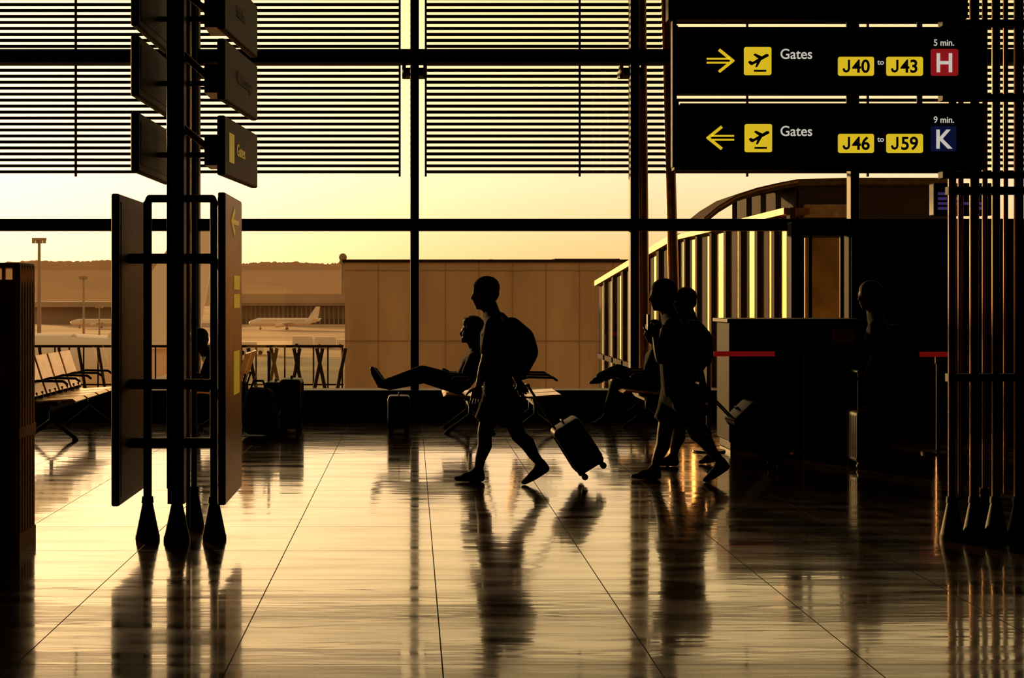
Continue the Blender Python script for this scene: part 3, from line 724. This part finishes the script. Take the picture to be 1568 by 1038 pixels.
def straps(parent,Y,pts):
    j=jp(Y); b=MB()
    for s_ in (-0.12,0.12):
        P=[Vector(j(u,v))+Vector((0,s_,0)) for u,v in pts]
        for i in range(len(P)-1): b.hull([(P[i],(0.012,0.028,0.012)),(P[i+1],(0.012,0.028,0.012))],8,5)
    b.fin('backpack_straps',M_pack,parent,smooth=True)

# --- traveller walking, centre
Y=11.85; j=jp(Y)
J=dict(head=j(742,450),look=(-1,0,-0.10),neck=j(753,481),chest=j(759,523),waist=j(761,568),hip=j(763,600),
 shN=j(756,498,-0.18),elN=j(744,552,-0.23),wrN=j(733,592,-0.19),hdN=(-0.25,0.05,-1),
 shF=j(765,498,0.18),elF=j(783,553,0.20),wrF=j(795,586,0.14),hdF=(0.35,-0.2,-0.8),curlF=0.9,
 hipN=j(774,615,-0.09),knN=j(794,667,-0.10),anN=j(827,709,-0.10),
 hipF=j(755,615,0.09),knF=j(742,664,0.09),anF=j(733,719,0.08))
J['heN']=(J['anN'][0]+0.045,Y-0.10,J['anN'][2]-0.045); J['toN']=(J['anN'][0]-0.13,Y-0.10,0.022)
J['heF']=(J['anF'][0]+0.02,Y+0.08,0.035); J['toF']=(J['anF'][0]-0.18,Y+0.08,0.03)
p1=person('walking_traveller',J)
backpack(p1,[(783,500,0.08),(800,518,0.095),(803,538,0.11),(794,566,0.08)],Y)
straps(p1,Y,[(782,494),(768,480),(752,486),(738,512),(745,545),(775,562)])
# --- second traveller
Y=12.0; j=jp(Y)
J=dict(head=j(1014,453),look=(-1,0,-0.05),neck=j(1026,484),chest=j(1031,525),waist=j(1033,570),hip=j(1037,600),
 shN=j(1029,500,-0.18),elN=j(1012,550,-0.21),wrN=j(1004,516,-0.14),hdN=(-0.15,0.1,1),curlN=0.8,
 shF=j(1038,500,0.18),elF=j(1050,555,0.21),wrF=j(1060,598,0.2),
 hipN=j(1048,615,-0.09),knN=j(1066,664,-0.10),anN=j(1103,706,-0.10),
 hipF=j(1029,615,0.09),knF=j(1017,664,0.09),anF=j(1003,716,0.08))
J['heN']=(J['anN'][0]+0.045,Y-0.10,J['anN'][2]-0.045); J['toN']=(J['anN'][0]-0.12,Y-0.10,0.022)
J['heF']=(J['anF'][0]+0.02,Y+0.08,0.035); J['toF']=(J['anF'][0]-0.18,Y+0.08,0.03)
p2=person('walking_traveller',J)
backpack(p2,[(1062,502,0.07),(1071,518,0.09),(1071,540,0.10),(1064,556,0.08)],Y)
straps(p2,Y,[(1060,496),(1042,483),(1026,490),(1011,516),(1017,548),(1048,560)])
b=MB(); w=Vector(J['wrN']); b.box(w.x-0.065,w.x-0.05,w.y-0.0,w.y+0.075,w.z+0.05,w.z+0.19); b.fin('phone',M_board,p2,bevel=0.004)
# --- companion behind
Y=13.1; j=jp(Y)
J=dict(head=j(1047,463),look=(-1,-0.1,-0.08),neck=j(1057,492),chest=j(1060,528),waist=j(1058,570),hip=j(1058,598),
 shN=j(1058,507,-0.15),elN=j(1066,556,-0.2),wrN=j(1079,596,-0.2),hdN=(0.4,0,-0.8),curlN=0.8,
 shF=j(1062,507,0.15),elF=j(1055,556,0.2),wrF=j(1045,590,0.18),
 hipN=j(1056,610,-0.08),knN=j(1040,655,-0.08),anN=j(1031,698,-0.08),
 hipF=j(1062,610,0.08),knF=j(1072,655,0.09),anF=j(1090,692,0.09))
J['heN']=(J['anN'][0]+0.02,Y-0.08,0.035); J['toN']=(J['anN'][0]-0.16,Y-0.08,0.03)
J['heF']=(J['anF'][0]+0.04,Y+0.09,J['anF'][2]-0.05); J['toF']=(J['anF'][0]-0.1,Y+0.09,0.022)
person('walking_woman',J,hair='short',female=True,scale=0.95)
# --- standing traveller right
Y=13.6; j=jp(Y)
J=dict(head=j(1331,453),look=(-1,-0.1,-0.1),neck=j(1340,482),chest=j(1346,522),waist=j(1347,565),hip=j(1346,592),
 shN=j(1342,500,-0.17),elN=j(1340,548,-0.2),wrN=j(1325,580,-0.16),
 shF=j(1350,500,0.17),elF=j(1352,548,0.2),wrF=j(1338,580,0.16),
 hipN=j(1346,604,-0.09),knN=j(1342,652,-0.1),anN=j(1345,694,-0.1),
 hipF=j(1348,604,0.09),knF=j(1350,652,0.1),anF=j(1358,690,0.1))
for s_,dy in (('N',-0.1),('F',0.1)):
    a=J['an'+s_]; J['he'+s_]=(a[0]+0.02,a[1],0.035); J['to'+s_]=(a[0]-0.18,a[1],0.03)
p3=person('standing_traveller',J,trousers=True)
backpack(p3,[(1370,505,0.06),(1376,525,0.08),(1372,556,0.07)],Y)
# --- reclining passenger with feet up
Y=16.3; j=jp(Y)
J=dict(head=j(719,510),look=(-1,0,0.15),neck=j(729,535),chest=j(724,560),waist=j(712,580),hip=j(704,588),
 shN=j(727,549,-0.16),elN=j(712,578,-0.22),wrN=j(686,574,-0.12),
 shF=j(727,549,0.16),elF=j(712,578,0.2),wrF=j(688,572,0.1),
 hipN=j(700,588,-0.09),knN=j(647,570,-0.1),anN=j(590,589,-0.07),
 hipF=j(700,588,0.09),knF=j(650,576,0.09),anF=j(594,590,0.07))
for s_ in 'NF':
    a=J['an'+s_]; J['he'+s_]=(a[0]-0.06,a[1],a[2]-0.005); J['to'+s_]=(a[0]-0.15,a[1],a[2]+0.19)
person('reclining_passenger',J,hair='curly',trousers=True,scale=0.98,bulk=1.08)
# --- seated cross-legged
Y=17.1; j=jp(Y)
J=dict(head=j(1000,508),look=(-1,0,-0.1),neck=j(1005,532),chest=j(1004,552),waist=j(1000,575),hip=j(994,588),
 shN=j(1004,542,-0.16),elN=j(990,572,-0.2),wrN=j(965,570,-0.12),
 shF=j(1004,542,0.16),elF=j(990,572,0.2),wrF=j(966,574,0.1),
 hipN=j(990,588,-0.09),knN=j(946,567,-0.03),anN=j(918,578,-0.02),
 hipF=j(990,590,0.09),knF=j(944,588,0.09),anF=j(930,632,0.08))
a=J['anN']; J['heN']=(a[0]+0.02,a[1],a[2]-0.03); J['toN']=(a[0]-0.10,a[1],a[2]-0.06)
a=J['anF']; J['heF']=(a[0]+0.02,a[1],0.035); J['toF']=(a[0]-0.17,a[1],0.03)
person('seated_passenger',J,trousers=True)
# --- seated behind signpost
Y=16.7; j=jp(Y)
J=dict(head=j(304,522),look=(-1,0,-0.3),neck=j(318,545),chest=j(332,562),waist=j(345,580),hip=j(352,590),
 shN=j(324,552,-0.17),elN=j(312,580,-0.2),wrN=j(292,572,-0.12),
 shF=j(328,552,0.17),elF=j(314,582,0.2),wrF=j(294,574,0.1),
 hipN=j(350,590,-0.09),knN=j(300,585,-0.1),anN=j(296,640,-0.1),
 hipF=j(350,590,0.09),knF=j(302,586,0.1),anF=j(290,640,0.1))
for s_ in 'NF':
    a=J['an'+s_]; J['an'+s_]=(a[0],a[1],0.09); J['he'+s_]=(a[0]+0.02,a[1],0.035); J['to'+s_]=(a[0]-0.17,a[1],0.03)
person('seated_passenger',J,trousers=True,bulk=1.1)

# ------------------------------------------------------------ world + sun
w=bpy.data.worlds.new('sunset_sky'); scene.world=w; w.use_nodes=True
nt=w.node_tree; N=nt.nodes; L=nt.links; N.clear()
out=N.new('ShaderNodeOutputWorld'); bg=N.new('ShaderNodeBackground'); L.new(bg.outputs[0],out.inputs[0])
tc=N.new('ShaderNodeTexCoord'); sx=N.new('ShaderNodeSeparateXYZ'); L.new(tc.outputs['Generated'],sx.inputs[0])
rp=N.new('ShaderNodeValToRGB'); L.new(sx.outputs['Z'],rp.inputs[0])
cr=rp.color_ramp; cr.elements[0].position=0.0; cr.elements[0].color=(0.82,0.455,0.175,1)
cr.elements[1].position=1.0; cr.elements[1].color=(0.30,0.19,0.11,1)
for p,c in ((0.03,(0.88,0.52,0.225,1)),(0.08,(1.0,0.70,0.43,1)),(0.20,(1.0,0.73,0.34,1)),(0.45,(0.6,0.42,0.23,1))):
    e_=cr.elements.new(p); e_.color=c
sd=Vector((-0.38,1,0.12)).normalized()
dt=N.new('ShaderNodeVectorMath'); dt.operation='DOT_PRODUCT'; dt.inputs[1].default_value=sd; L.new(tc.outputs['Generated'],dt.inputs[0])
mx=N.new('ShaderNodeMath'); mx.operation='MAXIMUM'; mx.inputs[1].default_value=0; L.new(dt.outputs['Value'],mx.inputs[0])
pw=N.new('ShaderNodeMath'); pw.operation='POWER'; pw.inputs[1].default_value=22; L.new(mx.outputs[0],pw.inputs[0])
sc_=N.new('ShaderNodeVectorMath'); sc_.operation='SCALE'; sc_.inputs[0].default_value=(1.6,1.0,0.52); L.new(pw.outputs[0],sc_.inputs['Scale'])
mr=N.new('ShaderNodeMapRange'); mr.inputs['From Min'].default_value=-0.6; mr.inputs['From Max'].default_value=0.5
mr.inputs['To Min'].default_value=0.5; mr.inputs['To Max'].default_value=1.0; L.new(sx.outputs['Y'],mr.inputs['Value'])
s2_=N.new('ShaderNodeVectorMath'); s2_.operation='SCALE'; L.new(rp.outputs[0],s2_.inputs[0]); L.new(mr.outputs[0],s2_.inputs['Scale'])
ad=N.new('ShaderNodeVectorMath'); ad.operation='ADD'; L.new(s2_.outputs[0],ad.inputs[0]); L.new(sc_.outputs[0],ad.inputs[1])
L.new(ad.outputs[0],bg.inputs['Color']); bg.inputs['Strength'].default_value=1.38
ld=bpy.data.lights.new('sun','SUN'); ld.energy=5.0; ld.color=(1.0,0.62,0.24); ld.angle=math.radians(1.5)
lo=bpy.data.objects.new('sun',ld); scene.collection.objects.link(lo)
lo.rotation_euler=(Vector((-0.56,1,0.13))).to_track_quat('Z','Y').to_euler(); lo.location=(-10,30,8)

# ------------------------------------------------------------ camera
cd=bpy.data.cameras.new('camera'); cam=bpy.data.objects.new('camera',cd); scene.collection.objects.link(cam)
cam.location=(0,0,CH); cam.rotation_euler=(math.pi/2,0,0)
cd.sensor_width=36; cd.lens=50; cd.shift_x=(784-630)/1568.0; cd.shift_y=-(519-455)/1568.0
cd.clip_end=6000; scene.camera=cam
